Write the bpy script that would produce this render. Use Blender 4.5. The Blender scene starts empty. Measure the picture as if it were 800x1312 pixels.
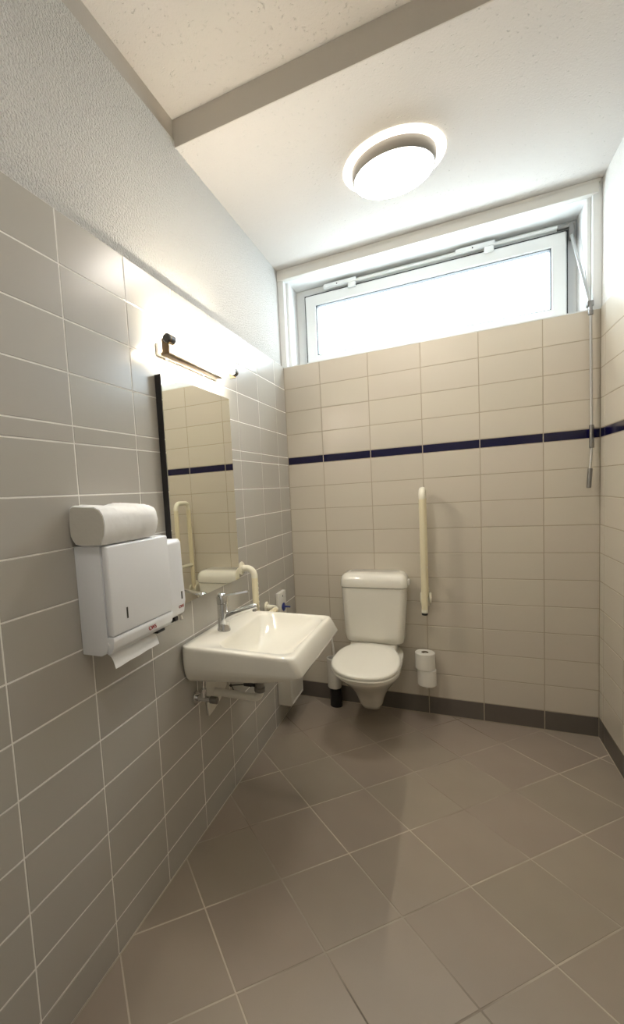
import bpy, bmesh, math, random
from mathutils import Vector, Matrix
random.seed(7)
C = bpy.context.scene.collection
sc = bpy.context.scene
PI = math.pi

# ---------------------------------------------------------------- camera
ROT = (0.09423704, 0.45813133, -0.04281047)      # rotation vector, fitted from the tile grid
CAM = (0.98837, -3.06368, 1.46286)
F, CX, CY = 584.898, 286.604, 683.148
cam = bpy.data.cameras.new('camera')
co = bpy.data.objects.new('camera', cam)
C.objects.link(co)
cam.sensor_fit = 'VERTICAL'
cam.sensor_height = 36.0
cam.lens = F * 36.0 / 1312
cam.shift_x = (400 - CX) / 1312
cam.shift_y = -(656 - CY) / 1312
cam.clip_start = 0.02
rv = Vector(ROT)
Rw = Matrix.Rotation(rv.length, 3, rv.normalized())
B = Matrix(((1, 0, 0), (0, 0, -1), (0, 1, 0)))
Rc = (Rw @ B).transposed() @ Matrix(((1, 0, 0), (0, -1, 0), (0, 0, -1)))
co.matrix_world = Matrix.Translation(CAM) @ Rc.to_4x4()
sc.camera = co

# ---------------------------------------------------------------- world, light, exposure
sc.view_settings.view_transform = 'Standard'
sc.view_settings.look = 'None'
sc.view_settings.gamma = 1
sc.view_settings.use_curve_mapping = False
sc.view_settings.exposure = 1.88
SKY = 4.3
LAMP = 7.8
TUBE = 42.0
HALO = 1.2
w = bpy.data.worlds.new('sky')
sc.world = w
w.use_nodes = True
bg = w.node_tree.nodes['Background']
bg.inputs[0].default_value = (0.80, 0.91, 1.0, 1)     # bright even overcast
bg.inputs[1].default_value = SKY
pl = bpy.data.lights.new('window_portal', 'AREA')
pl.shape = 'RECTANGLE'
pl.size, pl.size_y = 1.4, 0.45
pl.cycles.is_portal = True
po = bpy.data.objects.new('window_portal', pl)
C.objects.link(po)
po.location = (0.86, 0.275, 2.58)
po.rotation_euler = (PI / 2, 0, PI)
po.rotation_euler = (-PI / 2, 0, 0)

# ---------------------------------------------------------------- room numbers (metres)
W = 1.7104          # room width
YF = -3.85          # wall behind the camera
TH, TW = 0.153, 0.30448
BB = 0.1149         # baseboard height
ST = 0.0513         # stripe height
Z10 = BB + 10 * TH
Z14 = Z10 + ST + 4 * TH
CZ, CZ2 = 2.937, 3.046
YS = -1.27          # ceiling step
GAP = 0.0044
TT = 0.007          # tile thickness

# ---------------------------------------------------------------- materials
def srgb(r, g, b):
    f = lambda c: (c / 255) / 12.92 if c <= 10 else ((c / 255 + 0.055) / 1.055) ** 2.4
    return (f(r), f(g), f(b), 1)

def mat(name, col, rough=0.5, metal=0.0, coat=0.0, spec=0.5, vary=0.0, nscale=8.0, ncol=None, namt=0.0,
        bump=None, rvar=0.0, sss=0.0):
    m = bpy.data.materials.new(name)
    m.use_nodes = True
    nt = m.node_tree
    p = nt.nodes['Principled BSDF']
    p.inputs['Roughness'].default_value = rough
    p.inputs['Metallic'].default_value = metal
    p.inputs['Coat Weight'].default_value = coat
    p.inputs['Coat Roughness'].default_value = 0.08
    p.inputs['Specular IOR Level'].default_value = spec
    p.inputs['Base Color'].default_value = col
    tc = nt.nodes.new('ShaderNodeTexCoord')
    src = None
    if namt > 0:
        n = nt.nodes.new('ShaderNodeTexNoise')
        n.inputs['Scale'].default_value = nscale
        n.inputs['Detail'].default_value = 4
        nt.links.new(tc.outputs['Object'], n.inputs['Vector'])
        rp = nt.nodes.new('ShaderNodeMapRange')
        rp.inputs[1].default_value, rp.inputs[2].default_value = 0.35, 0.7
        rp.inputs[3].default_value, rp.inputs[4].default_value = 0, namt
        nt.links.new(n.outputs['Fac'], rp.inputs[0])
        mx = nt.nodes.new('ShaderNodeMix')
        mx.data_type = 'RGBA'
        mx.inputs['A'].default_value = col
        mx.inputs['B'].default_value = ncol or (col[0] * .6, col[1] * .6, col[2] * .6, 1)
        nt.links.new(rp.outputs[0], mx.inputs['Factor'])
        src = mx.outputs['Result']
        if rvar:
            rr = nt.nodes.new('ShaderNodeMapRange')
            rr.inputs[1].default_value, rr.inputs[2].default_value = 0.3, 0.7
            rr.inputs[3].default_value, rr.inputs[4].default_value = rough - rvar, rough + rvar
            nt.links.new(n.outputs['Fac'], rr.inputs[0])
            nt.links.new(rr.outputs[0], p.inputs['Roughness'])
    if vary > 0:
        oi = nt.nodes.new('ShaderNodeObjectInfo')
        h = nt.nodes.new('ShaderNodeHueSaturation')
        mr = nt.nodes.new('ShaderNodeMapRange')
        mr.inputs[3].default_value, mr.inputs[4].default_value = 1 - vary, 1 + vary
        mh = nt.nodes.new('ShaderNodeMapRange')
        mh.inputs[3].default_value, mh.inputs[4].default_value = 0.5 - vary * .25, 0.5 + vary * .25
        wn = nt.nodes.new('ShaderNodeTexWhiteNoise')
        wn.noise_dimensions = '1D'
        nt.links.new(oi.outputs['Random'], mr.inputs[0])
        nt.links.new(oi.outputs['Random'], wn.inputs['W'])
        nt.links.new(wn.outputs['Value'], mh.inputs[0])
        nt.links.new(mr.outputs[0], h.inputs['Value'])
        nt.links.new(mh.outputs[0], h.inputs['Hue'])
        if src:
            nt.links.new(src, h.inputs['Color'])
        else:
            h.inputs['Color'].default_value = col
        src = h.outputs['Color']
    if src:
        nt.links.new(src, p.inputs['Base Color'])
    if bump:
        prev = None
        for (kind, scale, dist, strength) in bump:
            if kind == 'noise':
                n = nt.nodes.new('ShaderNodeTexNoise')
                n.inputs['Detail'].default_value = 3
                n.inputs['Roughness'].default_value = 0.55
                out = n.outputs['Fac']
            elif kind == 'pits':
                n = nt.nodes.new('ShaderNodeTexNoise')
                n.inputs['Detail'].default_value = 2
                cr = nt.nodes.new('ShaderNodeMapRange')
                cr.inputs[1].default_value, cr.inputs[2].default_value = 0.28, 0.35
                nt.links.new(n.outputs['Fac'], cr.inputs[0])
                out = cr.outputs[0]
            else:
                n = nt.nodes.new('ShaderNodeTexVoronoi')
                n.feature = 'SMOOTH_F1'
                out = n.outputs['Distance']
            n.inputs['Scale'].default_value = scale
            nt.links.new(tc.outputs['Object'], n.inputs['Vector'])
            b = nt.nodes.new('ShaderNodeBump')
            b.inputs['Strength'].default_value = strength
            b.inputs['Distance'].default_value = dist
            nt.links.new(out, b.inputs['Height'])
            if prev:
                nt.links.new(prev, b.inputs['Normal'])
            prev = b.outputs['Normal']
        nt.links.new(prev, p.inputs['Normal'])
    return m

def emit(name, col, s):
    m = bpy.data.materials.new(name)
    m.use_nodes = True
    nt = m.node_tree
    p = nt.nodes['Principled BSDF']
    p.inputs['Base Color'].default_value = (0.8, 0.8, 0.78, 1)
    p.inputs['Emission Color'].default_value = col
    p.inputs['Emission Strength'].default_value = s
    return m

M = {}
M['plaster'] = mat('rough_white_plaster', srgb(226, 224, 219), 0.9, bump=[('noise', 120, 0.016, 1.0), ('noise', 260, 0.005, 0.7)])
M['plaster_fine'] = mat('fine_white_plaster', srgb(222, 220, 215), 0.9, bump=[('noise', 80, 0.010, 0.8)])
M['ceiling'] = mat('ceiling_plaster', srgb(207, 202, 196), 0.92, bump=[('noise', 120, 0.004, 0.5), ('pits', 78, 0.005, 0.7)])
M['concrete'] = mat('smooth_grey_shaded_plaster', srgb(196, 190, 181), 0.85, bump=[('noise', 90, 0.002, 0.3)])  # grey of the wall band; on the ceiling step it holds painted shade
M['reveal'] = mat('reveal_paint', srgb(232, 233, 232), 0.7, bump=[('noise', 60, 0.002, 0.3)])
M['board'] = mat('pelmet_paint', srgb(222, 219, 212), 0.6)
M['cream'] = mat('cream_glazed_tile', srgb(207, 199, 184), 0.30, vary=0.02, coat=0.0, namt=0.10, nscale=5, ncol=srgb(198, 190, 175), bump=[('noise', 6, 0.002, 0.15)])
M['grey'] = mat('grey_satin_tile', srgb(182, 178, 170), 0.27, vary=0.025, namt=0.12, nscale=5, ncol=srgb(170, 168, 160), bump=[('noise', 6, 0.002, 0.15)])
M['blue'] = mat('navy_glazed_tile', srgb(8, 6, 52), 0.15)
M['skirt'] = mat('dark_grey_skirting', srgb(100, 93, 86), 0.4, vary=0.03)
M['floor'] = mat('grey_floor_tile', srgb(158, 146, 132), 0.38, vary=0.03, namt=0.35, nscale=3, ncol=srgb(144, 132, 118), rvar=0.06, bump=[('noise', 420, 0.0006, 0.35)])
M['grout_w'] = mat('pale_wall_grout', srgb(238, 236, 230), 0.9)
M['grout_b'] = mat('beige_wall_grout', srgb(180, 168, 148), 0.9)
M['grout_f'] = mat('floor_grout', srgb(214, 202, 186), 0.9, namt=1.0, nscale=1.4, ncol=srgb(112, 102, 92))
M['ceramic'] = mat('sanitary_ceramic', srgb(238, 235, 224), 0.10, coat=0.4)
M['seat'] = mat('seat_plastic', srgb(240, 237, 226), 0.22)
M['white'] = mat('white_enamel', srgb(242, 244, 248), 0.3, coat=0.2)
M['white2'] = mat('white_plastic', srgb(232, 229, 220), 0.35)
M['cream_pl'] = mat('cream_nylon', srgb(236, 226, 194), 0.33)
M['ivory'] = mat('ivory_nylon', srgb(240, 235, 216), 0.33)
M['chrome'] = mat('chrome', (0.72, 0.72, 0.72, 1), 0.08, metal=1)
M['steel'] = mat('brushed_steel', (0.26, 0.25, 0.24, 1), 0.35, metal=1)
M['alu'] = mat('aluminium', (0.5, 0.5, 0.49, 1), 0.4, metal=1)
M['dark'] = mat('dark_plastic', srgb(38, 36, 36), 0.4)
M['darkgrey'] = mat('dark_grey_plastic', srgb(82, 80, 78), 0.45)
M['black'] = mat('black_rubber', srgb(16, 16, 18), 0.5)
M['bluepl'] = mat('blue_plastic', srgb(22, 40, 120), 0.3)
M['red'] = mat('red_print', srgb(170, 30, 34), 0.5)
M['paper'] = mat('white_paper', srgb(248, 248, 248), 0.85, bump=[('noise', 14, 0.006, 0.4)])
M['paper_end'] = mat('paper_layers', srgb(212, 208, 198), 0.95, bump=[('noise', 90, 0.002, 0.4)])
M['tissue'] = mat('tissue_paper', srgb(236, 233, 224), 0.95, bump=[('noise', 60, 0.003, 0.3)])
M['card'] = mat('brown_card', srgb(120, 100, 78), 0.9)
M['upvc'] = mat('white_window_plastic', srgb(233, 235, 234), 0.3)
M['gasket'] = mat('black_gasket', srgb(40, 42, 44), 0.6)
M['mirror'] = mat('mirror_glass', (0.80, 0.80, 0.73, 1), 0.012, metal=1)
M['bronze'] = mat('lamp_rail_metal', srgb(126, 106, 80), 0.4, metal=0.7)
M['grey_rim'] = mat('lamp_rim_grey', srgb(128, 122, 114), 0.5)
M['milky'] = mat('milky_bin_plastic', srgb(228, 224, 214), 0.3)
M['lamp'] = emit('lamp_diffuser', (1.0, 0.93, 0.85, 1), LAMP)
M['lamp_fill'] = emit('added_fill_diffuser', (1.0, 0.93, 0.85, 1), LAMP * 0.9)  # glow of the added fill lamp, a little dimmer
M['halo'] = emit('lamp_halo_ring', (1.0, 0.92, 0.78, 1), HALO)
M['tube'] = emit('fluorescent_tube', (1.0, 0.91, 0.76, 1), TUBE)
g = bpy.data.materials.new('window_glass')
g.use_nodes = True
nt = g.node_tree
nt.nodes.clear()
o_ = nt.nodes.new('ShaderNodeOutputMaterial')
mx = nt.nodes.new('ShaderNodeMixShader')
tr = nt.nodes.new('ShaderNodeBsdfTransparent')
gl = nt.nodes.new('ShaderNodeBsdfGlossy')
tr.inputs[0].default_value = (0.95, 0.97, 0.97, 1)
gl.inputs['Roughness'].default_value = 0.02
mx.inputs[0].default_value = 0.06
nt.links.new(tr.outputs[0], mx.inputs[1])
nt.links.new(gl.outputs[0], mx.inputs[2])
nt.links.new(mx.outputs[0], o_.inputs[0])
M['glass'] = g

# ---------------------------------------------------------------- mesh helpers (world coordinates)
def bm_new():
    return bmesh.new()

def box(bm, x0, x1, y0, y1, z0, z1, bev=0.0, seg=2):
    r = bmesh.ops.create_cube(bm, size=1)
    vs = r['verts']
    for v in vs:
        v.co = Vector(((x0 + x1) / 2 + v.co.x * (x1 - x0), (y0 + y1) / 2 + v.co.y * (y1 - y0), (z0 + z1) / 2 + v.co.z * (z1 - z0)))
    if bev > 0:
        es = list({e for v in vs for e in v.link_edges})
        bmesh.ops.bevel(bm, geom=es, offset=bev, segments=seg, profile=0.5, affect='EDGES')

def loft(bm, loops, cap0=True, cap1=True, closed=True):
    rows = [[bm.verts.new(p) for p in l] for l in loops]
    n = len(rows[0])
    for a, b in zip(rows[:-1], rows[1:]):
        for i in range(n if closed else n - 1):
            j = (i + 1) % n
            bm.faces.new((a[i], a[j], b[j], b[i]))
    if cap0:
        bm.faces.new(rows[0][::-1])
    if cap1:
        bm.faces.new(rows[-1])

def frame_of(d):
    d = d.normalized()
    u = d.orthogonal().normalized()
    return u, d.cross(u)

def tube(bm, pts, r, n=14, caps=True):
    pts = [Vector(p) for p in pts]
    rs = r if isinstance(r, (list, tuple)) else [r] * len(pts)
    t0 = (pts[1] - pts[0]).normalized()
    u, v = frame_of(t0)
    loops = []
    prev = t0
    for i, p in enumerate(pts):
        if i == 0:
            t = t0
        elif i == len(pts) - 1:
            t = (pts[i] - pts[i - 1]).normalized()
        else:
            t = ((pts[i] - pts[i - 1]).normalized() + (pts[i + 1] - pts[i]).normalized()).normalized()
        q = prev.rotation_difference(t)
        u = q @ u
        v = q @ v
        prev = t
        loops.append([p + rs[i] * (math.cos(2 * PI * k / n) * u + math.sin(2 * PI * k / n) * v) for k in range(n)])
    loft(bm, loops, caps, caps)

def cyl(bm, p0, p1, r, n=24, bev=0.0):
    p0, p1 = Vector(p0), Vector(p1)
    if bev > 0:
        d = (p1 - p0).normalized()
        tube(bm, [p0, p0 + d * 1e-5, p0 + d * bev, p1 - d * bev, p1 - d * 1e-5, p1][::1], [r - bev, r - bev, r, r, r - bev, r - bev], n)
    else:
        tube(bm, [p0, p1], r, n)

def bend(pts, rad, n=7):
    """round the inner corners of a polyline"""
    pts = [Vector(p) for p in pts]
    out = [pts[0]]
    for a, b, c in zip(pts[:-2], pts[1:-1], pts[2:]):
        d0, d1 = (a - b).normalized(), (c - b).normalized()
        ang = d0.angle(d1)
        t = rad / math.tan(ang / 2)
        p0, p1 = b + d0 * t, b + d1 * t
        cen = b + (d0 + d1).normalized() * (rad / math.sin(ang / 2))
        for k in range(n + 1):
            s = k / n
            v = (p0 - cen).lerp(p1 - cen, s).normalized() * rad
            v = (p0 - cen).normalized().slerp((p1 - cen).normalized(), s) * rad
            out.append(cen + v)
    out.append(pts[-1])
    return out

def rrect(x0, x1, y0, y1, r, z, n=6):
    pts = []
    for (cx, cy, a0) in ((x1 - r, y1 - r, 0), (x0 + r, y1 - r, 90), (x0 + r, y0 + r, 180), (x1 - r, y0 + r, 270)):
        for k in range(n + 1):
            a = math.radians(a0 + 90 * k / n)
            pts.append(Vector((cx + r * math.cos(a), cy + r * math.sin(a), z)))
    return pts

def obj(name, bm, m, parent=None, smooth=True, angle=35, kind=None):
    off = Vector((0, 0, 0))
    p = parent
    while p is not None:
        off += Vector(p.location)
        p = p.parent
    bmesh.ops.recalc_face_normals(bm, faces=bm.faces)
    me = bpy.data.meshes.new(name)
    bm.to_mesh(me)
    bm.free()
    if off.length:
        me.transform(Matrix.Translation(-off))
    me.materials.append(m)
    if smooth:
        me.shade_smooth()
        me.set_sharp_from_angle(angle=math.radians(angle))
    o = bpy.data.objects.new(name, me)
    C.objects.link(o)
    o.parent = parent
    if kind:
        o['kind'] = kind
    return o

def thing(name, label, cat, loc, group=None):
    o = bpy.data.objects.new(name, None)
    C.objects.link(o)
    o.location = loc
    o.empty_display_size = 0.05
    o['label'], o['category'] = label, cat
    if group:
        o['group'] = group
    return o

def tag(o, label, cat, group=None):
    o['label'], o['category'] = label, cat
    if group:
        o['group'] = group
    return o

def text_obj(name, s, m, parent, mw, size):
    cu = bpy.data.curves.new(name, 'FONT')
    cu.body = s
    cu.size = size
    cu.extrude = 0.0003
    cu.align_x, cu.align_y = 'CENTER', 'CENTER'
    cu.offset = size * 0.02
    tmp = bpy.data.objects.new('tmp', cu)
    C.objects.link(tmp)
    bpy.context.view_layer.update()
    me = bpy.data.meshes.new_from_object(tmp.evaluated_get(bpy.context.evaluated_depsgraph_get()))
    bpy.data.objects.remove(tmp)
    me.transform(mw)
    off = Vector((0, 0, 0))
    p = parent
    while p is not None:
        off += Vector(p.location)
        p = p.parent
    me.transform(Matrix.Translation(-off))
    me.materials.clear()
    me.materials.append(m)
    o = bpy.data.objects.new(name, me)
    C.objects.link(o)
    o.parent = parent
    return o

# ---------------------------------------------------------------- setting: walls, floor, ceiling
TD = 0.0010                       # grout lies this far behind the tile faces
def plain(name, boxes, m, parent=None, kind='structure'):
    bm = bm_new()
    for b in boxes:
        box(bm, *b)
    return obj(name, bm, m, parent, smooth=False, kind=kind if parent is None else None)

T = 0.2
ZT = 3.25
LP = -0.016                      # plaster face of the left wall, behind the tile faces: the tiles form a small ledge
wall_left = plain('wall_left', [(-T, LP, YF, 0.30, 0, 2.962)], M['plaster'])
bm = bm_new(); box(bm, -T, LP - 0.004, YF, YS + 0.1, 2.962, ZT)
obj('plaster_band', bm, M['concrete'], wall_left, smooth=False)
bm = bm_new(); box(bm, LP, -TD, YF, 0.0, 0, Z14 - 0.002)
obj('grout_bed', bm, M['grout_w'], wall_left, smooth=False)

wall_back = plain('wall_back', [(-T, W + T, 0.012, 0.30, 0, Z14 - 0.006)], M['reveal'])
bm = bm_new(); box(bm, -0.004, W + 0.004, TD, 0.012, 0, Z14 - 0.002)
obj('grout_bed', bm, M['grout_b'], wall_back, smooth=False)
# reveals of the window recess and the lintel over it
bm = bm_new()
box(bm, LP, 0.026, 0.004, 0.30, Z14 - 0.006, CZ + 0.05, 0.003, 1)
box(bm, 0.026, 0.046, 0.055, 0.30, Z14 - 0.006, CZ + 0.05, 0.003, 1)
obj('reveal', bm, M['reveal'], wall_back)
bm = bm_new()
box(bm, W - 0.034, W + 0.006, 0.004, 0.30, Z14 - 0.006, CZ + 0.05, 0.003, 1)
box(bm, W - 0.054, W - 0.034, 0.03, 0.30, Z14 - 0.006, CZ + 0.05, 0.003, 1)
obj('reveal', bm, M['reveal'], wall_back)
bm = bm_new(); box(bm, LP, W + 0.006, 0.03, 0.30, 2.868, CZ + 0.05)
obj('lintel', bm, M['reveal'], wall_back, smooth=False)
bm = bm_new(); box(bm, 0.0, W, -0.001, 0.2, Z14 - 0.008, Z14 - 0.0015)
obj('sill_edge', bm, M['upvc'], wall_back, smooth=False)

RP = W + 0.006
wall_right = plain('wall_right', [(RP, W + T, YF, 0.30, 0, ZT)], M['plaster_fine'])
bm = bm_new(); box(bm, W + TD, RP, YF, 0.0, 0, Z14 - 0.002)
obj('grout_bed', bm, M['grout_b'], wall_right, smooth=False)
wall_front = plain('wall_front', [(-T, W + T, YF - T, YF, 0, ZT)], M['plaster_fine'])

ceiling = plain('ceiling', [(-T, W + T, YS, 0.30, CZ, ZT), (-T, W + T, YF, YS, CZ2, ZT)], M['ceiling'])
# face of the ceiling step, smoother; its shade away from the lamp is put into the grey
bm = bm_new(); box(bm, LP - 0.004, RP, YS - 0.004, YS + 0.002, CZ - 0.002, CZ2, 0.001, 1)
obj('step_face', bm, M['concrete'], ceiling, smooth=False)
# pelmet board along the window head
bm = bm_new()
box(bm, LP + 0.002, W - 0.012, -0.012, 0.03, 2.868, 2.917, 0.003, 2)
box(bm, LP + 0.002, W - 0.002, -0.004, 0.03, 2.917, CZ, 0.002, 1)
obj('trim_1', bm, M['board'], kind='structure')

floor = plain('floor', [(-T, W + T, YF - T, 0.3, -0.15, -TD)], M['grout_f'])

# ---------------------------------------------------------------- tiles, one object each
TCACHE = {}
def tile_mesh(wall, a, b, m, name='tile'):
    key = (wall, round(a, 4), round(b, 4), m.name)
    if key in TCACHE:
        return TCACHE[key]
    c = 0.0011
    V = []
    for (ins, n) in ((0, -TT), (0, -c), (c, 0)):
        V += [(ins, ins, n), (a - ins, ins, n), (a - ins, b - ins, n), (ins, b - ins, n)]
    Fs = []
    for r in (0, 4):
        for i in range(4):
            j = (i + 1) % 4
            Fs.append((r + i, r + j, r + 4 + j, r + 4 + i))
    Fs.append((8, 9, 10, 11))
    # local axes of each wall: u along it, v up, n into the room
    ax = {'back': lambda u, v, n: (u, -n, v), 'left': lambda u, v, n: (n, u, v), 'right': lambda u, v, n: (-n, u, v)}[wall]
    me = bpy.data.meshes.new(name)
    P = [ax(*p) for p in V]
    if wall == 'left':
        pass
    me.from_pydata(P, [], Fs if wall != 'left' else [f for f in Fs])
    bmx = bmesh.new(); bmx.from_mesh(me)
    bmesh.ops.recalc_face_normals(bmx, faces=bmx.faces)
    # the open back makes the outside ambiguous: force the front face to look into the room
    bmx.faces.ensure_lookup_table()
    want = {'back': Vector((0, -1, 0)), 'left': Vector((1, 0, 0)), 'right': Vector((-1, 0, 0))}[wall]
    if bmx.faces[-1].normal.dot(want) < 0:
        bmesh.ops.reverse_faces(bmx, faces=bmx.faces)
    bmx.to_mesh(me); bmx.free()
    me.materials.append(m)
    TCACHE[key] = me
    return me

def put_tile(wall, parent, u0, u1, z0, z1, m, name='tile', proud=0.0):
    g2 = GAP / 2
    a, b = u1 - u0 - GAP, z1 - z0 - GAP
    if a < 0.006 or b < 0.006:
        return
    me = tile_mesh(wall, a, b, m, name)
    o = bpy.data.objects.new(name, me)
    C.objects.link(o)
    e = random.uniform(-0.0002, 0.0002) + proud
    # a hair of unevenness, as hand-set tiles have
    t1, t2 = random.gauss(0, 0.0012), random.gauss(0, 0.0009)
    if wall == 'back':
        o.location = (u0 + g2, -e, z0 + g2); o.rotation_euler = (t1, 0, t2)
    elif wall == 'left':
        o.location = (e, u0 + g2, z0 + g2); o.rotation_euler = (0, t1, t2)
    else:
        o.location = (W - e, u0 + g2, z0 + g2); o.rotation_euler = (0, t1, t2)
    o.parent = parent

rows = [(BB + k * TH, BB + (k + 1) * TH, False) for k in range(10)] + [(Z10, Z10 + ST, True)] + \
       [(Z10 + ST + k * TH, Z10 + ST + (k + 1) * TH, False) for k in range(4)]
cols_b = [0] + [0.24358 + k * TW for k in range(5)] + [W]
L1 = -2.0261
cols_l = sorted([L1 + k * TW for k in range(-6, 7) if YF < L1 + k * TW < 0] + [YF, 0.0])
R1 = -0.075
cols_r = sorted([R1 - k * TW for k in range(13) if R1 - k * TW > YF] + [YF, 0.0])
base_b = bpy.data.objects.new('baseboard_back', None)
base_r = bpy.data.objects.new('baseboard_right', None)
base_l = bpy.data.objects.new('baseboard_left', None)
for o in (base_b, base_r, base_l):
    C.objects.link(o); o['kind'] = 'structure'
for (wname, parent, base, cols, m, mb) in (('back', wall_back, base_b, cols_b, M['cream'], M['skirt']),
                                           ('left', wall_left, base_l, cols_l, M['grey'], M['grey']),
                                           ('right', wall_right, base_r, cols_r, M['cream'], M['skirt'])):
    for u0, u1 in zip(cols[:-1], cols[1:]):
        for z0, z1, stripe in rows:
            mm = m
            if stripe and wname != 'left':
                mm = M['blue']
            put_tile(wname, parent, u0, u1, z0, z1, mm, 'stripe_tile' if stripe else 'tile')
        put_tile(wname, base, u0, u1, 0.002, BB, mb, 'skirting_tile', 0.0003)

# floor tiles laid on the diagonal, clipped to the room
FA, FT, FX, FY = 0.803377, 0.305053, 0.592429, -0.898373
fu = Vector((math.cos(FA), math.sin(FA)))
fv = Vector((math.sin(FA), -math.cos(FA)))
def clip(poly, x0, x1, y0, y1):
    for ax, lim, sg in ((0, x0, 1), (0, x1, -1), (1, y0, 1), (1, y1, -1)):
        out = []
        for i in range(len(poly)):
            a, b = poly[i - 1], poly[i]
            da, db = (a[ax] - lim) * sg, (b[ax] - lim) * sg
            if (da >= 0) != (db >= 0):
                out.append(a + (b - a) * (da / (da - db)))
            if db >= 0:
                out.append(b)
        poly = out
        if not poly:
            return []
    res = []
    for p in poly:
        if not res or (p - res[-1]).length > 1e-4:
            res.append(p)
    if len(res) > 1 and (res[0] - res[-1]).length < 1e-4:
        res.pop()
    return res
def cell(a, b, ins):
    q0 = Vector((FX, FY))
    g_ = ins / FT
    return [q0 + FT * ((b - 1 + s) * fu + (a - 3 + t) * fv) for s, t in ((g_, g_), (1 - g_, g_), (1 - g_, 1 - g_), (g_, 1 - g_))]
for a in range(-14, 22):
    for b in range(-14, 22):
        e = 0.0024
        p0 = clip(cell(a, b, e), 0.002, W - 0.002, YF, -0.002)
        c = 0.0012
        p1 = clip(cell(a, b, e + c), 0.002 + c, W - 0.002 - c, YF + c, -0.002 - c)
        if len(p0) < 3:
            continue
        area = abs(sum(p0[i - 1].x * p0[i].y - p0[i].x * p0[i - 1].y for i in range(len(p0)))) / 2
        if area < 3e-5:
            continue
        if len(p1) != len(p0):
            p1 = p0
        cen = sum(p0, Vector((0, 0))) / len(p0)
        n = len(p0)
        hz = random.uniform(-0.0002, 0.0002)
        V = [(*(p - cen), -TT) for p in p0] + [(*(p - cen), -c) for p in p0] + [(*(p - cen), hz) for p in p1]
        Fs = [(r + i, r + (i + 1) % n, r + n + (i + 1) % n, r + n + i) for r in (0, n) for i in range(n)] + [tuple(range(2 * n, 3 * n))]
        me = bpy.data.meshes.new('floor_tile')
        me.from_pydata(V, [], Fs)
        bmx = bmesh.new(); bmx.from_mesh(me)
        bmx.faces.ensure_lookup_table()
        bmesh.ops.recalc_face_normals(bmx, faces=bmx.faces)
        bmx.faces.ensure_lookup_table()
        if bmx.faces[-1].normal.z < 0:
            bmesh.ops.reverse_faces(bmx, faces=bmx.faces)
        bmx.to_mesh(me); bmx.free()
        me.materials.append(M['floor'])
        o = bpy.data.objects.new('floor_tile', me)
        C.objects.link(o)
        o.location = (cen.x, cen.y, 0)
        o.parent = floor

# ---------------------------------------------------------------- window
def ring(bm, x0, x1, z0, z1, t, y0, y1, bev=0.003):
    for b in ((x0, x1, z0, z0 + t), (x0, x1, z1 - t, z1)):
        box(bm, b[0], b[1], y0, y1, b[2], b[3], bev, 1)
    for b in ((x0, x0 + t), (x1 - t, x1)):
        box(bm, b[0], b[1], y0 + 0.0004, y1, z0 + t * 0.6, z1 - t * 0.6, bev, 1)
window = bpy.data.objects.new('window_1', None)
C.objects.link(window)
window['kind'] = 'structure'
WX0, WX1, WZ0, WZ1 = 0.046, W - 0.054, Z14 - 0.004, 2.867
bm = bm_new(); ring(bm, WX0, WX1, WZ0, WZ1, 0.062, 0.235, 0.30)
obj('window_frame', bm, M['upvc'], window)
bm = bm_new()
ring(bm, 0.118, 1.606, Z14 + 0.02, 2.806, 0.073, 0.195, 0.25, 0.006)
obj('sash', bm, M['upvc'], window)
bm = bm_new()
ring(bm, 0.114, 1.6105, Z14 + 0.016, 2.8105, 0.0045, 0.199, 0.24, 0)
ring(bm, 0.189, 1.535, Z14 + 0.091, 2.735, 0.005, 0.2, 0.24, 0)
obj('gasket', bm, M['gasket'], window, smooth=False)
bm = bm_new(); box(bm, 0.188, 1.536, 0.222, 0.228, Z14 + 0.09, 2.736)
obj('pane', bm, M['glass'], window, smooth=False)

# window opener: push rod, two scissor stays, corner gear, slanting rod, crank
op = thing('window_opener', 'white rod and grey crank opener running along the window head and down the right corner', 'window opener', (1.66, -0.03, Z14))
def lerp3(a, b, t): return tuple(a[i] + (b[i] - a[i]) * t for i in range(3))
bm = bm_new(); cyl(bm, (0.35, 0.19, 2.832), (1.585, 0.19, 2.832), 0.0095, 12)
obj('push_rod', bm, M['upvc'], op)
for xa, xb in ((0.255, 0.470), (1.055, 1.26)):
    bm = bm_new(); box(bm, xa, xb, 0.168, 0.196, 2.822, 2.848, 0.003, 2)
    s = obj('scissor_stay', bm, M['upvc'], op)
    bm = bm_new(); box(bm, xb - 0.055, xb - 0.005, 0.172, 0.197, 2.792, 2.823, 0.004, 2)
    obj('stay_clip', bm, M['upvc'], s)
    bm = bm_new(); cyl(bm, (xa + 0.09, 0.166, 2.833), (xa + 0.09, 0.169, 2.833), 0.004, 10)
    obj('screw', bm, M['dark'], s)
bm = bm_new()
box(bm, 1.56, 1.632, 0.178, 0.205, 2.814, 2.838, 0.004, 2)
box(bm, 1.612, 1.636, 0.176, 0.206, 2.752, 2.83, 0.004, 2)
obj('corner_gear', bm, M['steel'], op)
ptop, pbot = (1.622, 0.17, 2.765), (1.659, -0.022, 2.333)
bm = bm_new(); cyl(bm, ptop, pbot, 0.0075, 12)
obj('slanting_rod', bm, M['alu'], op)
bm = bm_new()
box(bm, 1.646, 1.674, -0.036, -0.004, 2.312, 2.342, 0.004, 2)
cyl(bm, (1.66, -0.03, 2.325), (1.661, -0.032, 2.285), 0.0085, 12)
cyl(bm, (1.661, -0.032, 2.295), (1.661, -0.032, 2.268), 0.011, 12, 0.003)
obj('joint', bm, M['steel'], op)
bm = bm_new(); cyl(bm, (1.661, -0.032, 2.285), (1.665, -0.036, 1.70), 0.006, 12)
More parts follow.
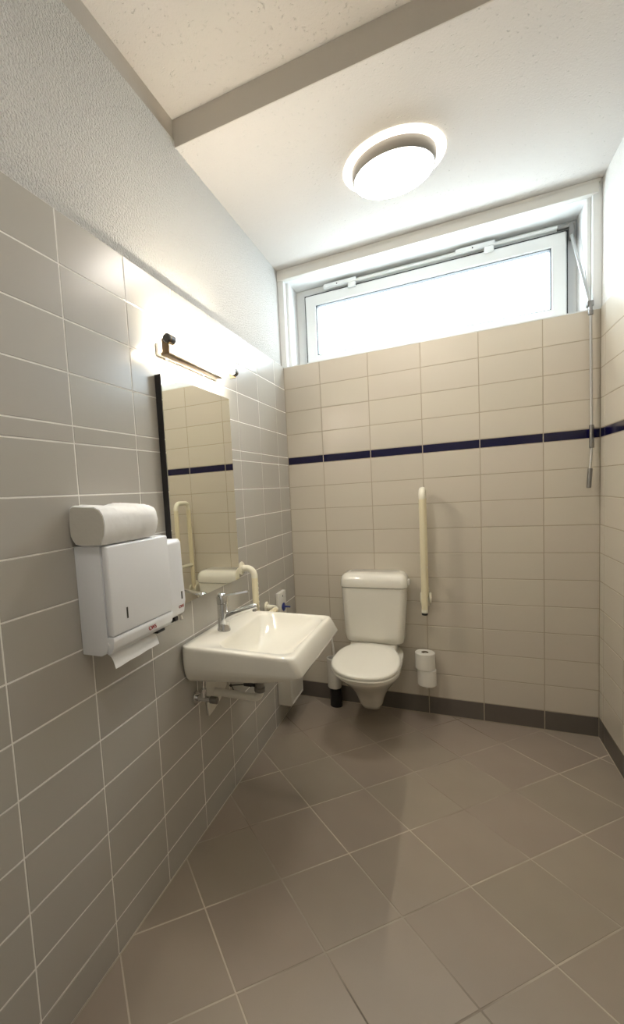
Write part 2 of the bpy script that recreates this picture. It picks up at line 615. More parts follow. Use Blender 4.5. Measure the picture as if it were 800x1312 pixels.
obj('crank_shaft', bm, M['alu'], op)
bm = bm_new()
cyl(bm, (1.665, -0.036, 1.712), (1.666, -0.036, 1.592), 0.0105, 14, 0.002)
obj('grip_sleeve', bm, M['steel'], op)
bm = bm_new(); cyl(bm, (1.666, -0.036, 1.60), (1.658, -0.042, 1.475), 0.0055, 10)
obj('crank_arm', bm, M['alu'], op)
bm = bm_new(); cyl(bm, (1.659, -0.042, 1.487), (1.652, -0.046, 1.385), 0.0105, 14, 0.002)
obj('crank_handle', bm, M['steel'], op)

# ---------------------------------------------------------------- ceiling light
def lathe(bm, prof, cx, cy, n=64, cap0=True, cap1=True):
    loft(bm, [[Vector((cx + r * math.cos(2 * PI * k / n), cy + r * math.sin(2 * PI * k / n), z)) for k in range(n)] for r, z in prof], cap0, cap1)
def ceiling_lamp(LX, LY, CZ, label, glow):
    cl = thing('ceiling_light', label, 'ceiling light', (LX, LY, CZ), 'round ceiling lamps')
    bm = bm_new(); lathe(bm, [(0.219, CZ), (0.221, CZ - 0.004), (0.214, CZ - 0.009), (0.186, CZ - 0.010)], LX, LY)
    obj('halo_ring', bm, M['halo'], cl)
    bm = bm_new(); lathe(bm, [(0.183, CZ - 0.009), (0.183, CZ - 0.0095), (0.1775, CZ - 0.054), (0.1765, CZ - 0.056), (0.170, CZ - 0.057)], LX, LY)
    obj('rim', bm, M['grey_rim'], cl)
    bm = bm_new(); lathe(bm, [(0.1715, CZ - 0.052), (0.1715, CZ - 0.057), (0.168, CZ - 0.059), (0.12, CZ - 0.0605), (0.05, CZ - 0.061)], LX, LY)
    obj('diffuser', bm, glow, cl)
ceiling_lamp(0.79, -0.682, CZ, 'round lit ceiling lamp with grey rim and bright halo ring in front of the window', M['lamp'])
ceiling_lamp(0.85, -2.80, CZ2, 'added fill lamp built like the other ceiling lamp, out of view on the higher ceiling field', M['lamp_fill'])  # added lamp out of view, brightens the lower walls and floor

# ---------------------------------------------------------------- mirror and lamp over it
MY0, MY1, MZ0, MZ1 = -1.58, -0.985, 1.042, 1.935
mr = thing('wall_mirror', 'tall rectangular mirror with dark side edges over the washbasin', 'mirror', (0.0, (MY0 + MY1) / 2, MZ0))
bm = bm_new(); box(bm, 0.001, 0.0275, MY0 + 0.001, MY1 - 0.001, MZ0 + 0.001, MZ1 - 0.001)
obj('backing', bm, M['dark'], mr, smooth=False)
bm = bm_new(); box(bm, 0.0275, 0.031, MY0, MY1, MZ0, MZ1)
obj('mirror_glass', bm, M['mirror'], mr, smooth=False)

ml = thing('mirror_lamp', 'slim lit tube lamp on a brass coloured rail above the mirror', 'wall lamp', (0.0, -1.31, 1.99))
bm = bm_new(); box(bm, 0.048, 0.080, -1.60, -1.15, 1.992, 2.004, 0.003, 2)
obj('rail', bm, M['bronze'], ml)
bm = bm_new(); box(bm, 0.001, 0.016, -1.56, -1.05, 2.012, 2.058, 0.004, 2)
for yb in (-1.50, -1.20):
    box(bm, 0.010, 0.056, yb - 0.008, yb + 0.008, 2.003, 2.018, 0.002, 1)
obj('wall_base', bm, M['white2'], ml)
for ye, s in ((-1.602, -1), (-1.018, 1)):
    bm = bm_new(); box(bm, 0.058, 0.090, ye - 0.0025, ye + 0.0025, 1.992 if s < 0 else 2.02, 2.05, 0.002, 1)
    cyl(bm, (0.085, ye - 0.004, 2.045), (0.085, ye + 0.004, 2.045), 0.017, 20)
    e_ = obj('end_plate', bm, M['bronze'], ml)
    bm = bm_new(); cyl(bm, (0.085, ye - 0.012 - (0.012 if s > 0 else 0), 2.045), (0.085, ye + 0.012 + (0.026 if s < 0 else 0), 2.045), 0.0165, 20, 0.003)
    obj('tube_holder', bm, M['darkgrey'], e_)
bm = bm_new(); cyl(bm, (0.085, -1.575, 2.045), (0.085, -1.03, 2.045), 0.0125, 20)
obj('lamp_tube', bm, M['tube'], ml)

# ---------------------------------------------------------------- towel dispenser, bundle, soap dispenser
DY0, DY1, DZ0, DZ1 = -2.068, -1.752, 1.018, 1.343
td = thing('towel_dispenser', 'white metal paper towel dispenser on the grey tiles left of the mirror', 'towel dispenser', (0.0, (DY0 + DY1) / 2, DZ0))
def prism_y(bm, prof, y0, y1, bev=0.0, seg=2):
    """profile in x, z extruded along y"""
    a = [bm.verts.new((x, y0, z)) for x, z in prof]
    b = [bm.verts.new((x, y1, z)) for x, z in prof]
    n = len(prof)
    fs = [bm.faces.new(a), bm.faces.new(b[::-1])]
    for i in range(n):
        j = (i + 1) % n
        fs.append(bm.faces.new((a[i], b[i], b[j], a[j])))
    if bev:
        es = list({e for f in fs for e in f.edges})
        bmesh.ops.bevel(bm, geom=es, offset=bev, segments=seg, profile=0.5, affect='EDGES')
bm = bm_new()
prism_y(bm, [(0.001, DZ1), (0.098, DZ1), (0.098, 1.07), (0.104, 1.055), (0.092, 1.03), (0.072, DZ0), (0.001, DZ0)], DY0, DY1, 0.002, 2)
body = obj('body', bm, M['white'], td)
bm = bm_new(); box(bm, 0.0990, 0.122, DY0 + 0.0015, DY1 - 0.0015, 1.078, DZ1 - 0.001, 0.007, 3)
cov = obj('front_cover', bm, M['white'], td)
bm = bm_new(); box(bm, 0.1215, 0.1226, -2.0005, -1.9935, 1.118, 1.151)
obj('sight_slot', bm, M['dark'], cov, smooth=False)
bm = bm_new()
prism_y(bm, [(0.0985, 1.0765), (0.121, 1.0765), (0.1225, 1.066), (0.118, 1.042), (0.108, 1.028), (0.094, 1.024)], DY0 + 0.0015, DY1 - 0.0015, 0.002, 2)
lip = obj('bottom_lip', bm, M['white'], td)
bm = bm_new(); box(bm, 0.075, 0.107, -1.83, -1.785, 1.017, 1.026, 0.002, 1)
obj('lock', bm, M['black'], td)
def wall_text(x, y, z):          # text on a face that looks along +x, reading along +y
    return Matrix(((0, 0, 1, x), (1, 0, 0, y), (0, 1, 0, z), (0, 0, 0, 1)))
text_obj('logo', 'CWS', M['red'], lip, wall_text(0.1222, -1.877, 1.055) @ Matrix.Rotation(math.radians(-8), 4, 'X'), 0.019)

bm = bm_new()                     # the sheet sticking out of the dispenser
N = 12
prof = [(0.060, 1.026), (0.078, 1.017), (0.088, 1.010), (0.094, 1.000), (0.098, 0.988), (0.101, 0.976)]
loops = []
for k in range(N + 1):
    y = -2.045 + (0.225) * k / N
    wv = 0.0012 * math.sin(k * 1.3)
    loops.append([Vector((x + wv * i / 5, y, z + 0.004 * (k / N) * (i / 5))) for i, (x, z) in enumerate(prof)] +
                 [Vector((x + wv * i / 5 + 0.0012, y, z + 0.0012 + 0.004 * (k / N) * (i / 5))) for i, (x, z) in reversed(list(enumerate(prof)))])
loft(bm, loops)
tag(obj('paper_towel', bm, M['paper']), 'single paper towel hanging out of the dispenser slot', 'paper towel')

pb = thing('paper_towel_bundle', 'wrapped white bundle of folded paper towels lying on top of the towel dispenser', 'paper towels', (0.065, -1.95, DZ1))
prof = [(0.004, 1.372), (0.003, 1.425), (0.010, 1.455), (0.020, 1.4595), (0.10, 1.4535), (0.118, 1.446), (0.131, 1.428), (0.134, 1.402), (0.129, 1.372), (0.116, 1.347), (0.105, 1.3445), (0.04, 1.3445), (0.020, 1.350)]
def crinkle(p, seed):
    rnd = random.Random(seed)
    return Vector((p.x + rnd.uniform(-.0014, .0014), p.y, p.z + rnd.uniform(-.0014, .0014)))
bm = bm_new()
loops = []
NY = 22
cxm, czm = 0.068, 1.402
for k in range(NY + 1):
    y = -2.078 + 0.262 * k / NY
    l = []
    dense = []
    for i in range(len(prof)):
        a_, b_ = Vector(prof[i]), Vector(prof[(i + 1) % len(prof)])
        dense += [a_, a_.lerp(b_, 0.5)]
    s = 1.0 - 0.05 * max(0, (k - NY + 2) / 2) if k > NY - 2 else 1.0
    for i, q in enumerate(dense):
        jit = random.uniform(-.0012, .0012)
        l.append(Vector((cxm + (q.x - cxm) * s + jit, y, max(1.3437, czm + (q.y - czm) * s + random.uniform(-.0012, .0012) + 0.003 * math.sin(k * .5) * (1 if q.y > 1.44 else 0)))))
    loops.append(l)
loft(bm, loops)
obj('wrapper', bm, M['paper'], pb, angle=38)
bm = bm_new()
loft(bm, [[Vector((cxm + (q[0] - cxm) * .955, yy, czm + (q[1] - czm) * .955)) for q in prof] for yy in (-2.0805, -2.0775)])
obj('folded_edges', bm, M['paper_end'], pb)

sd = thing('soap_dispenser', 'narrow white soap dispenser beside the mirror, right of the towel dispenser', 'soap dispenser', (0.0, -1.685, 1.03))
bm = bm_new()
prism_y(bm, [(0.001, 1.318), (0.094, 1.318), (0.103, 1.306), (0.106, 1.09), (0.100, 1.045), (0.085, 1.034), (0.001, 1.034)], -1.742, -1.640, 0.005, 3)
sb = obj('body', bm, M['white'], sd)
bm = bm_new(); box(bm, 0.1053, 0.1064, -1.666, -1.657, 1.098, 1.126)
obj('sight_slot', bm, M['darkgrey'], sb, smooth=False)
bm = bm_new(); cyl(bm, (0.062, -1.678, 1.036), (0.062, -1.678, 1.012), 0.012, 14, 0.002); box(bm, 0.05, 0.088, -1.69, -1.666, 1.018, 1.034, 0.003, 1)
obj('nozzle', bm, M['black'], sd)
bm = bm_new(); cyl(bm, (0.088, -1.655, 1.035), (0.090, -1.650, 1.018), 0.006, 10)
obj('push_lever', bm, M['white2'], sd)
text_obj('logo', 'CWS', M['red'], sb, wall_text(0.1042, -1.667, 1.071) @ Matrix.Rotation(math.radians(8), 4, 'X'), 0.015)

# ---------------------------------------------------------------- washbasin
bs = thing('washbasin', 'white ceramic washbasin with sloping front mounted on the left wall', 'washbasin', (0.0, -1.235, 0.70))
SY0, SY1 = -1.542, -0.928
bm = bm_new()
def srr(x0, x1, y0, y1, r, z, zf=None):
    pts = rrect(x0, x1, y0, y1, r, z, 8)
    if zf is not None:
        for p in pts:
            p.z = z + (zf - z) * max(0, min(1, (p.x - x0) / (x1 - x0)))
    return pts
loops = [
    srr(0.001, 0.19, SY0 + 0.13, SY1 - 0.13, 0.04, 0.704, 0.716),
    srr(0.001, 0.30, SY0 + 0.045, SY1 - 0.045, 0.035, 0.708, 0.736),
    srr(0.001, 0.37, SY0 + 0.026, SY1 - 0.026, 0.03, 0.716, 0.752),
    srr(0.001, 0.44, SY0 + 0.016, SY1 - 0.016, 0.028, 0.730, 0.770),
    srr(0.001, 0.494, SY0 + 0.008, SY1 - 0.008, 0.026, 0.752, 0.786),
    srr(0.001, 0.5045, SY0 + 0.003, SY1 - 0.003, 0.026, 0.775, 0.793),
    srr(0.001, 0.506, SY0 + 0.001, SY1 - 0.001, 0.026, 0.800, 0.802),
    srr(0.001, 0.482, SY0 + 0.001, SY1 - 0.001, 0.028, 0.852, 0.848),
    srr(0.001, 0.478, SY0 + 0.002, SY1 - 0.002, 0.028, 0.861, 0.856),
    srr(0.002, 0.473, SY0 + 0.006, SY1 - 0.006, 0.026, 0.867, 0.862),
    srr(0.006, 0.466, SY0 + 0.012, SY1 - 0.012, 0.024, 0.8685, 0.8635),
    # into the bowl
    srr(0.134, 0.455, SY0 + 0.040, SY1 - 0.028, 0.062, 0.868, 0.863),
    srr(0.139, 0.451, SY0 + 0.045, SY1 - 0.033, 0.062, 0.863, 0.859),
    srr(0.146, 0.447, SY0 + 0.055, SY1 - 0.042, 0.066, 0.848, 0.848),
    srr(0.158, 0.428, SY0 + 0.090, SY1 - 0.078, 0.085, 0.805, 0.822),
    srr(0.172, 0.40, SY0 + 0.14, SY1 - 0.13, 0.085, 0.770, 0.800),
    srr(0.185, 0.36, SY0 + 0.20, SY1 - 0.19, 0.07, 0.752, 0.772),
    srr(0.20, 0.30, SY0 + 0.26, SY1 - 0.25, 0.04, 0.746, 0.752),
]
loft(bm, loops, True, True)
bowl = obj('bowl', bm, M['ceramic'], bs, angle=60)
bm = bm_new(); cyl(bm, (0.25, -1.235, 0.746), (0.25, -1.235, 0.7525), 0.031, 24, 0.003)
obj('drain_plug', bm, M['chrome'], bs)

# tap
tp = thing('basin_tap', 'chrome single lever mixer tap standing on the washbasin', 'tap', (0.08, -1.29, 0.868))
bm = bm_new()
lathe(bm, [(0.029, 0.868), (0.029, 0.876), (0.0265, 0.880), (0.0255, 0.905), (0.0245, 0.985), (0.0245, 0.990)], 0.08, -1.29, 28)
obj('body', bm, M['chrome'], tp)
bm = bm_new()
tube(bm, [(0.082, -1.29, 0.915), (0.11, -1.29, 0.935), (0.15, -1.29, 0.953), (0.20, -1.29, 0.972), (0.236, -1.29, 0.984), (0.246, -1.29, 0.986)],
     [0.021, 0.0185, 0.0155, 0.0135, 0.0125, 0.010], 20)
sp = obj('spout', bm, M['chrome'], tp)
bm = bm_new(); cyl(bm, (0.232, -1.29, 0.981), (0.234, -1.29, 0.962), 0.011, 16, 0.002)
obj('aerator', bm, M['chrome'], sp)
bm = bm_new()
lathe(bm, [(0.0255, 0.991), (0.026, 0.998), (0.0255, 1.016), (0.021, 1.030), (0.011, 1.037)], 0.08, -1.29, 28)
def flat_bar(bm, pts, wd, th):
    loops = []
    for (p, w_) in zip(pts, wd):
        p = Vector(p)
        loops.append([p + Vector((0, -w_, -th)), p + Vector((0, w_, -th)), p + Vector((0, w_ * .8, th)), p + Vector((0, -w_ * .8, th))])
    loft(bm, loops)
flat_bar(bm, [(0.07, -1.29, 1.026), (0.10, -1.29, 1.029), (0.14, -1.29, 1.036), (0.19, -1.29, 1.046), (0.208, -1.29, 1.049)], [0.016, 0.017, 0.012, 0.009, 0.007], 0.004)
obj('lever', bm, M['chrome'], tp)

# trap and drain under the basin
dr = thing('drain_trap', 'white waste pipe with grey tailpiece under the washbasin', 'drain pipe', (0.21, -1.23, 0.55))
bm = bm_new(); cyl(bm, (0.212, -1.23, 0.703), (0.210, -1.23, 0.578), 0.021, 20); cyl(bm, (0.2105, -1.23, 0.60), (0.210, -1.23, 0.578), 0.025, 20, 0.003)
obj('tailpiece', bm, M['steel'], dr)
bm = bm_new()
tube(bm, bend([(0.210, -1.23, 0.582), (0.210, -1.23, 0.545), (0.0, -1.285, 0.575)], 0.028), 0.0175, 18)
obj('waste_pipe', bm, M['white2'], dr)
bm = bm_new()
cyl(bm, (0.19, -1.232, 0.605), (0.14, -1.234, 0.603), 0.008, 12, 0.002)
box(bm, 0.135, 0.175, -1.242, -1.226, 0.597, 0.611, 0.002, 1)
tube(bm, [(0.14, -1.234, 0.603), (0.066, -1.237, 0.590)], 0.003, 8)
tube(bm, [(0.070, -1.237, 0.593), (0.092, -1.236, 0.550)], 0.0025, 8)
cyl(bm, (0.068, -1.24, 0.59), (0.068, -1.232, 0.59), 0.006, 10)
obj('pop_up_linkage', bm, M['dark'], dr)
bm = bm_new()
pr = [(-1.366, 0.60), (-1.351, 0.487), (-1.30, 0.497), (-1.25, 0.512), (-1.20, 0.532), (-1.165, 0.556), (-1.15, 0.60), (-1.16, 0.695), (-1.36, 0.695)]
loft(bm, [[Vector((x, y, z)) for y, z in pr] for x in (0.001, 0.011)])
bmesh.ops.bevel(bm, geom=[e for e in bm.edges], offset=0.002, segments=1, affect='EDGES')
obj('wall_cover', bm, M['white2'], dr)

av = thing('angle_valve', 'chrome angle stop valve with a round rosette under the near end of the washbasin', 'valve', (0.0, -1.44, 0.615))
bm = bm_new(); cyl(bm, (0.001, -1.44, 0.612), (0.008, -1.44, 0.612), 0.028, 24, 0.003)
obj('rosette', bm, M['chrome'], av)
bm = bm_new(); cyl(bm, (0.006, -1.44, 0.612), (0.075, -1.44, 0.612), 0.0125, 16); cyl(bm, (0.04, -1.44, 0.605), (0.04, -1.44, 0.652), 0.0115, 16); cyl(bm, (0.04, -1.44, 0.643), (0.04, -1.44, 0.656), 0.0145, 6)
obj('valve_body', bm, M['chrome'], av)
bm = bm_new(); cyl(bm, (0.07, -1.44, 0.612), (0.105, -1.44, 0.612), 0.0155, 16, 0.003)
obj('valve_knob', bm, M['steel'], av)
bm = bm_new(); tube(bm, [(0.04, -1.44, 0.65), (0.04, -1.44, 0.68), (0.05, -1.435, 0.715)], 0.005, 10)
obj('supply_pipe', bm, M['chrome'], av)

# ---------------------------------------------------------------- grab rails
RT = 0.0165
gr = thing('grab_rail', 'ivory L shaped grab rail on the grey wall beyond the washbasin', 'grab rail', (0.0, -0.9, 0.79))
gx = 0.077
path = bend([(0.006, -0.9, 1.08), (gx, -0.9, 1.08), (gx, -0.9, 0.788), (gx, -0.575, 0.788), (0.006, -0.575, 0.788)], 0.042, 8)
zt = 1.032
up = [p for p in path if p.z > zt - 0.02 and p.y < -0.89] 
bm = bm_new(); tube(bm, bend([(0.006, -0.9, 1.08), (gx, -0.9, 1.08), (gx, -0.9, 1.03)], 0.042, 8), RT + 0.0006, 18)
obj('elbow', bm, M['ivory'], gr)
bm = bm_new(); cyl(bm, (gx, -0.9, 1.033), (gx, -0.9, 0.835), RT, 18)
tb = obj('upright_tube', bm, M['cream_pl'], gr)
bm = bm_new()
for k in range(7):
    cyl(bm, (gx + 0.0138, -0.9, 1.005 - k * 0.024), (gx + 0.0138, -0.9, 0.996 - k * 0.024), 0.006, 8, 0.002)
obj('grip_ribs', bm, M['ivory'], tb)
bm = bm_new(); tube(bm, bend([(gx, -0.9, 0.838), (gx, -0.9, 0.788), (gx, -0.85, 0.788)], 0.042, 8), RT + 0.0006, 18)
obj('elbow', bm, M['ivory'], gr)
bm = bm_new(); cyl(bm, (gx, -0.852, 0.788), (gx, -0.622, 0.788), RT, 18)
obj('level_tube', bm, M['cream_pl'], gr)
bm = bm_new(); tube(bm, bend([(gx, -0.625, 0.788), (gx, -0.575, 0.788), (0.006, -0.575, 0.788)], 0.042, 8), RT + 0.0006, 18)
obj('elbow', bm, M['ivory'], gr)
for (y, z) in ((-0.9, 1.08), (-0.575, 0.788)):
    bm = bm_new(); cyl(bm, (0.0005, y, z), (0.013, y, z), 0.035, 28, 0.005)
    obj('wall_flange', bm, M['ivory'], gr)

fx = 0.852
fb = thing('folding_grab_bar', 'cream folding grab bar raised upright on the back wall right of the toilet', 'grab rail', (fx, 0.0, 0.70))
yi, yo, ztop = -0.062, -0.238, 1.442 - 0.0165
bm = bm_new(); tube(bm, bend([(fx, yo, 1.375), (fx, yo, ztop), (fx, yi, ztop), (fx, yi, 1.375)], 0.045, 8), RT + 0.0006, 18)
obj('bow', bm, M['ivory'], fb)
bm = bm_new(); cyl(bm, (fx, yo, 1.378), (fx, yo, 0.735), RT, 18)
ot = obj('outer_tube', bm, M['cream_pl'], fb)
bm = bm_new(); cyl(bm, (fx, yo, 0.737), (fx, yo, 0.716), RT + 0.0006, 18, 0.002)
obj('end_collar', bm, M['ivory'], ot)
bm = bm_new(); cyl(bm, (fx, yo, 0.717), (fx, yo, 0.703), RT - 0.0005, 18, 0.002)
obj('rubber_stop', bm, M['black'], ot)
bm = bm_new(); cyl(bm, (fx, yi, 1.378), (fx, yi + 0.006, 0.77), RT, 18)
obj('inner_tube', bm, M['cream_pl'], fb)
bm = bm_new(); cyl(bm, (fx, yo, 0.955), (fx, yi, 0.955), 0.0135, 16)
obj('cross_tube', bm, M['ivory'], fb)
bm = bm_new(); box(bm, fx - 0.017, fx + 0.017, -0.010, -0.0005, 0.70, 0.82, 0.004, 2)
box(bm, fx - 0.016, fx + 0.016, -0.06, -0.008, 0.735, 0.785, 0.004, 2)
obj('wall_plate', bm, M['ivory'], fb)
for s in (-1, 1):
    bm = bm_new(); cyl(bm, (fx + s * 0.0195, -0.052, 0.762), (fx + s * 0.031, -0.052, 0.762), 0.036, 28, 0.005)
    obj('hinge_disc', bm, M['ivory'], fb)

# ---------------------------------------------------------------- emergency call box
cb = thing('call_box', 'small white wall box with a blue knob beyond the washbasin', 'switch box', (0.0, -0.335, 0.70))
bm = bm_new(); box(bm, 0.001, 0.026, -0.402, -0.272, 0.675, 0.832, 0.004, 2)
cbb = obj('body', bm, M['white2'], cb)
bm = bm_new(); cyl(bm, (0.0255, -0.336, 0.805), (0.0265, -0.336, 0.805), 0.007, 14)
obj('keyhole', bm, M['black'], cbb)
bm = bm_new(); cyl(bm, (0.026, -0.338, 0.735), (0.036, -0.338, 0.735), 0.027, 24, 0.004)
kn = obj('knob', bm, M['bluepl'], cb)
bm = bm_new(); box(bm, 0.034, 0.075, -0.343, -0.333, 0.732, 0.742, 0.002, 1)
obj('knob_lever', bm, M['bluepl'], kn)

# ---------------------------------------------------------------- toilet and cistern
TX = 0.543
to = thing('toilet', 'white wall hung toilet with closed lid below the cistern', 'toilet', (TX, 0.0, 0.10))
def outl(xc, hw, yc, yb, yf, z, n=48, eb=5.0, ef=2.1):
    pts = []
    for k in range(n):
        t = 2 * PI * k / n
        c_, s_ = math.cos(t), math.sin(t)
        e = eb if s_ > 0 else ef
        x = xc + hw * math.copysign(abs(c_) ** (2 / e), c_)
        y = yc + ((yb - yc) if s_ > 0 else (yc - yf)) * math.copysign(abs(s_) ** (2 / e), s_)
        pts.append(Vector((x, y, z)))
    return pts
bm = bm_new()
loft(bm, [
    outl(TX - 0.012, 0.045, -0.14, -0.02, -0.245, 0.098, eb=6, ef=3.2),
    outl(TX - 0.012, 0.062, -0.15, -0.0, -0.275, 0.106, eb=6, ef=3.2),
    outl(TX - 0.012, 0.072, -0.16, 0.0, -0.300, 0.135, eb=6, ef=3.2),
    outl(TX - 0.010, 0.084, -0.18, 0.0, -0.335, 0.185, eb=6, ef=3.0),
    outl(TX - 0.006, 0.105, -0.21, 0.0, -0.395, 0.240, eb=6, ef=2.6),
    outl(TX - 0.003, 0.136, -0.26, 0.0, -0.480, 0.300, eb=6, ef=2.3),
    outl(TX, 0.164, -0.33, 0.0, -0.570, 0.355, eb=6, ef=2.1),
    outl(TX, 0.177, -0.38, 0.0, -0.622, 0.390, eb=6, ef=2.1),
    outl(TX, 0.181, -0.40, 0.0, -0.640, 0.405, eb=6, ef=2.1),
    outl(TX, 0.181, -0.40, 0.0, -0.641, 0.417, eb=6, ef=2.1),
    outl(TX, 0.176, -0.40, -0.004, -0.634, 0.4245, eb=6, ef=2.1),
], True, True)
loft(bm, [rrect(TX - 0.145, TX + 0.14, -0.205, -0.0005, 0.03, 0.40), rrect(TX - 0.145, TX + 0.14, -0.185, -0.0005, 0.03, 0.445),
          rrect(TX - 0.138, TX + 0.14, -0.165, -0.0005, 0.03, 0.478), rrect(TX - 0.13, TX + 0.135, -0.155, -0.0005, 0.03, 0.4815)], True, True)
obj('bowl', bm, M['ceramic'], to, angle=50)
def lid_loop(g_, z, tilt):
    pts = outl(TX, 0.187 - g_, -0.44, -0.188 - g_, -0.662 + g_, z, eb=3.2, ef=2.3)
    for p in pts:
        fb_ = max(0, (p.y + 0.44) / 0.23)
        p.x = TX + (p.x - TX) * (1 - 0.20 * fb_ ** 1.6)
        p.z += tilt * (p.y + 0.66) / 0.45
    return pts
bm = bm_new(); loft(bm, [lid_loop(0.006, 0.4255, 0.012), lid_loop(0.001, 0.429, 0.012), lid_loop(0.001, 0.437, 0.012), lid_loop(0.004, 0.440, 0.012)])
obj('seat', bm, M['seat'], to, angle=50)
bm = bm_new(); loft(bm, [lid_loop(0.004, 0.4415, 0.032), lid_loop(0.0005, 0.444, 0.032), lid_loop(0.0, 0.454, 0.032), lid_loop(0.004, 0.460, 0.032), lid_loop(0.012, 0.4625, 0.033), lid_loop(0.06, 0.466, 0.033)])
obj('lid', bm, M['seat'], to, angle=50)
for s in (-1, 1):
    bm = bm_new(); cyl(bm, (TX + s * 0.075, -0.200, 0.4245), (TX + s * 0.075, -0.200, 0.462), 0.012, 16); cyl(bm, (TX + s * 0.05, -0.203, 0.458), (TX + s * 0.10, -0.203, 0.458), 0.011, 14)
    obj('hinge', bm, M['seat'], to)

ci = thing('cistern', 'white low level cistern on the back wall above the toilet', 'cistern', (0.555, 0.0, 0.49))
CXm = 0.554
bm = bm_new()
loft(bm, [
    rrect(CXm - 0.150, CXm + 0.142, -0.150, -0.001, 0.035, 0.482),
    rrect(CXm - 0.166, CXm + 0.158, -0.164, -0.001, 0.04, 0.486),
    rrect(CXm - 0.177, CXm + 0.170, -0.173, -0.001, 0.042, 0.498),
    rrect(CXm - 0.181, CXm + 0.176, -0.176, -0.001, 0.042, 0.53),
    rrect(CXm - 0.188, CXm + 0.188, -0.182, -0.001, 0.042, 0.70),
    rrect(CXm - 0.192, CXm + 0.196, -0.186, -0.001, 0.042, 0.836),
    rrect(CXm - 0.186, CXm + 0.190, -0.180, -0.001, 0.04, 0.839),
], True, True)
obj('tank', bm, M['ceramic'], ci, angle=50)
bm = bm_new()
loft(bm, [
    rrect(CXm - 0.190, CXm + 0.194, -0.184, -0.001, 0.04, 0.8405),
    rrect(CXm - 0.196, CXm + 0.201, -0.190, -0.001, 0.042, 0.843),
    rrect(CXm - 0.197, CXm + 0.202, -0.191, -0.001, 0.042, 0.850),
    rrect(CXm - 0.195, CXm + 0.200, -0.189, -0.001, 0.042, 0.885),
    rrect(CXm - 0.188, CXm + 0.192, -0.181, -0.001, 0.042, 0.908),
    rrect(CXm - 0.172, CXm + 0.176, -0.164, -0.002, 0.04, 0.922),
    rrect(CXm - 0.150, CXm + 0.154, -0.140, -0.006, 0.035, 0.926),
], True, True)
obj('cistern_lid', bm, M['ceramic'], ci, angle=50)
bm = bm_new(); box(bm, CXm + 0.197, CXm + 0.212, -0.12, -0.075, 0.85, 0.885, 0.005, 2)
obj('flush_lever', bm, M['white2'], ci)

# ---------------------------------------------------------------- toilet rolls on their holder
RX, RY = 0.843, -0.085
th_ = thing('roll_holder', 'upright wall holder carrying two stacked toilet rolls', 'roll holder', (RX, 0.0, 0.20))
bm = bm_new()
cyl(bm, (RX, RY, 0.223), (RX, RY, 0.424), 0.009, 14)
cyl(bm, (RX, RY, 0.217), (RX, RY, 0.2255), 0.024, 20, 0.002)
tube(bm, bend([(RX, RY, 0.22), (RX, RY, 0.203), (RX, -0.002, 0.203)], 0.012, 5), 0.007, 12)
obj('spindle', bm, M['white2'], th_)
bm = bm_new(); cyl(bm, (RX, -0.007, 0.203), (RX, -0.0005, 0.203), 0.022, 20, 0.002)
obj('wall_rosette', bm, M['white2'], th_)
for (dx, z0, z1, r, lab) in ((0.004, 0.226, 0.3275, 0.0535, 'lower of two toilet rolls stacked on the upright holder'),
                             (-0.004, 0.328, 0.430, 0.0565, 'upper of two toilet rolls stacked on the upright holder')):
    t = thing('toilet_roll', lab, 'toilet roll', (RX + dx, RY, z0), 'toilet rolls on the upright holder')
    x = RX + dx
    bm = bm_new()
    loft(bm, [[Vector((x + rr * math.cos(2 * PI * k / 40), RY + rr * math.sin(2 * PI * k / 40), z)) for k in range(40)] for rr, z in
              ((0.021, z0), (r - .003, z0), (r, z0 + .003), (r, z1 - .003), (r - .003, z1), (0.021, z1), (0.021, z0))], False, False)
    obj('paper', bm, M['tissue'], t, angle=40)
    bm = bm_new()
    loft(bm, [[Vector((x + rr * math.cos(2 * PI * k / 24), RY + rr * math.sin(2 * PI * k / 24), z)) for k in range(24)] for rr, z in
              ((0.0208, z0 + .001), (0.0208, z1 - .001), (0.0195, z1 - .001), (0.0195, z0 + .001), (0.0208, z0 + .001))], False, False)
    obj('core', bm, M['card'], t)

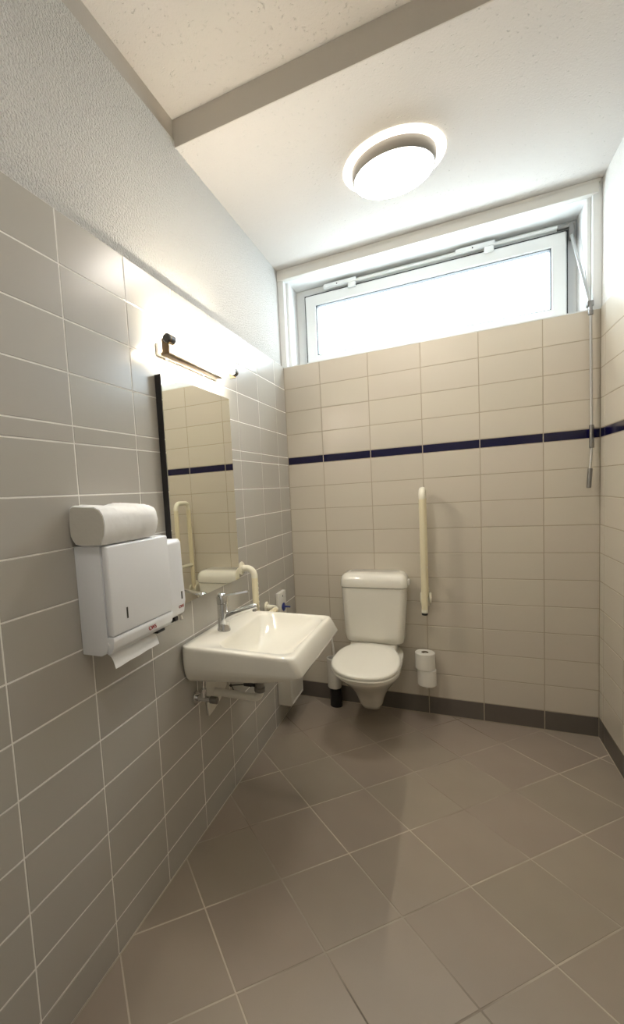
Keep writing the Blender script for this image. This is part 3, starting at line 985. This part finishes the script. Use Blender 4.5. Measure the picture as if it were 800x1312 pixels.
# ---------------------------------------------------------------- toilet brush and its holder
BX, BY = 0.272, -0.075
bh = thing('brush_holder', 'white cylindrical toilet brush holder with a black foot between washbasin and toilet', 'brush holder', (BX, BY, 0.0))
bm = bm_new()
loft(bm, [[Vector((BX + rr * math.cos(2 * PI * k / 36), BY + rr * math.sin(2 * PI * k / 36), z)) for k in range(36)] for rr, z in
          ((0.03, 0.128), (0.042, 0.129), (0.0445, 0.134), (0.0445, 0.322), (0.0465, 0.324), (0.0465, 0.332), (0.041, 0.333), (0.040, 0.325), (0.040, 0.15), (0.01, 0.149))], True, True)
obj('cup', bm, M['white2'], bh, angle=40)
bm = bm_new(); lathe(bm, [(0.038, 0.0005), (0.039, 0.004), (0.037, 0.1275)], BX + 0.006, BY, 28)
obj('foot', bm, M['black'], bh)
tb_ = thing('toilet_brush', 'white toilet brush handle standing in the brush holder', 'brush', (BX, BY, 0.155))
bm = bm_new(); tube(bm, [(BX + 0.012, BY, 0.24), (BX + 0.008, BY, 0.33), (BX - 0.012, BY, 0.50)], [0.007, 0.007, 0.0065], 12)
obj('handle', bm, M['white2'], tb_)
bm = bm_new(); lathe(bm, [(0.012, 0.151), (0.027, 0.158), (0.030, 0.19), (0.027, 0.235), (0.010, 0.245)], BX + 0.008, BY, 20)
obj('bristles', bm, M['white2'], tb_)

# ---------------------------------------------------------------- hygiene bin
hb = thing('hygiene_bin', 'slim white hygiene bin hung low on the left wall under the washbasin', 'bin', (0.0, -0.33, 0.13))
bm = bm_new(); box(bm, 0.001, 0.088, -0.448, -0.205, 0.130, 0.42, 0.004, 2)
hbb = obj('body', bm, M['milky'], hb)
bm = bm_new(); ring(bm, 0.0, 0.1, 0, 0.1, 0.01, 0, 0.01, 0)
bm.clear()
for b in ((-0.443, -0.434, 0.136, 0.414), (-0.219, -0.210, 0.136, 0.414), (-0.434, -0.219, 0.136, 0.145), (-0.434, -0.219, 0.405, 0.414)):
    box(bm, 0.087, 0.0915, b[0], b[1], b[2], b[3], 0.001, 1)
obj('front_frame', bm, M['white2'], hb)
bm = bm_new(); box(bm, 0.001, 0.092, -0.452, -0.201, 0.42, 0.432, 0.004, 2)
obj('lid', bm, M['white2'], hb)
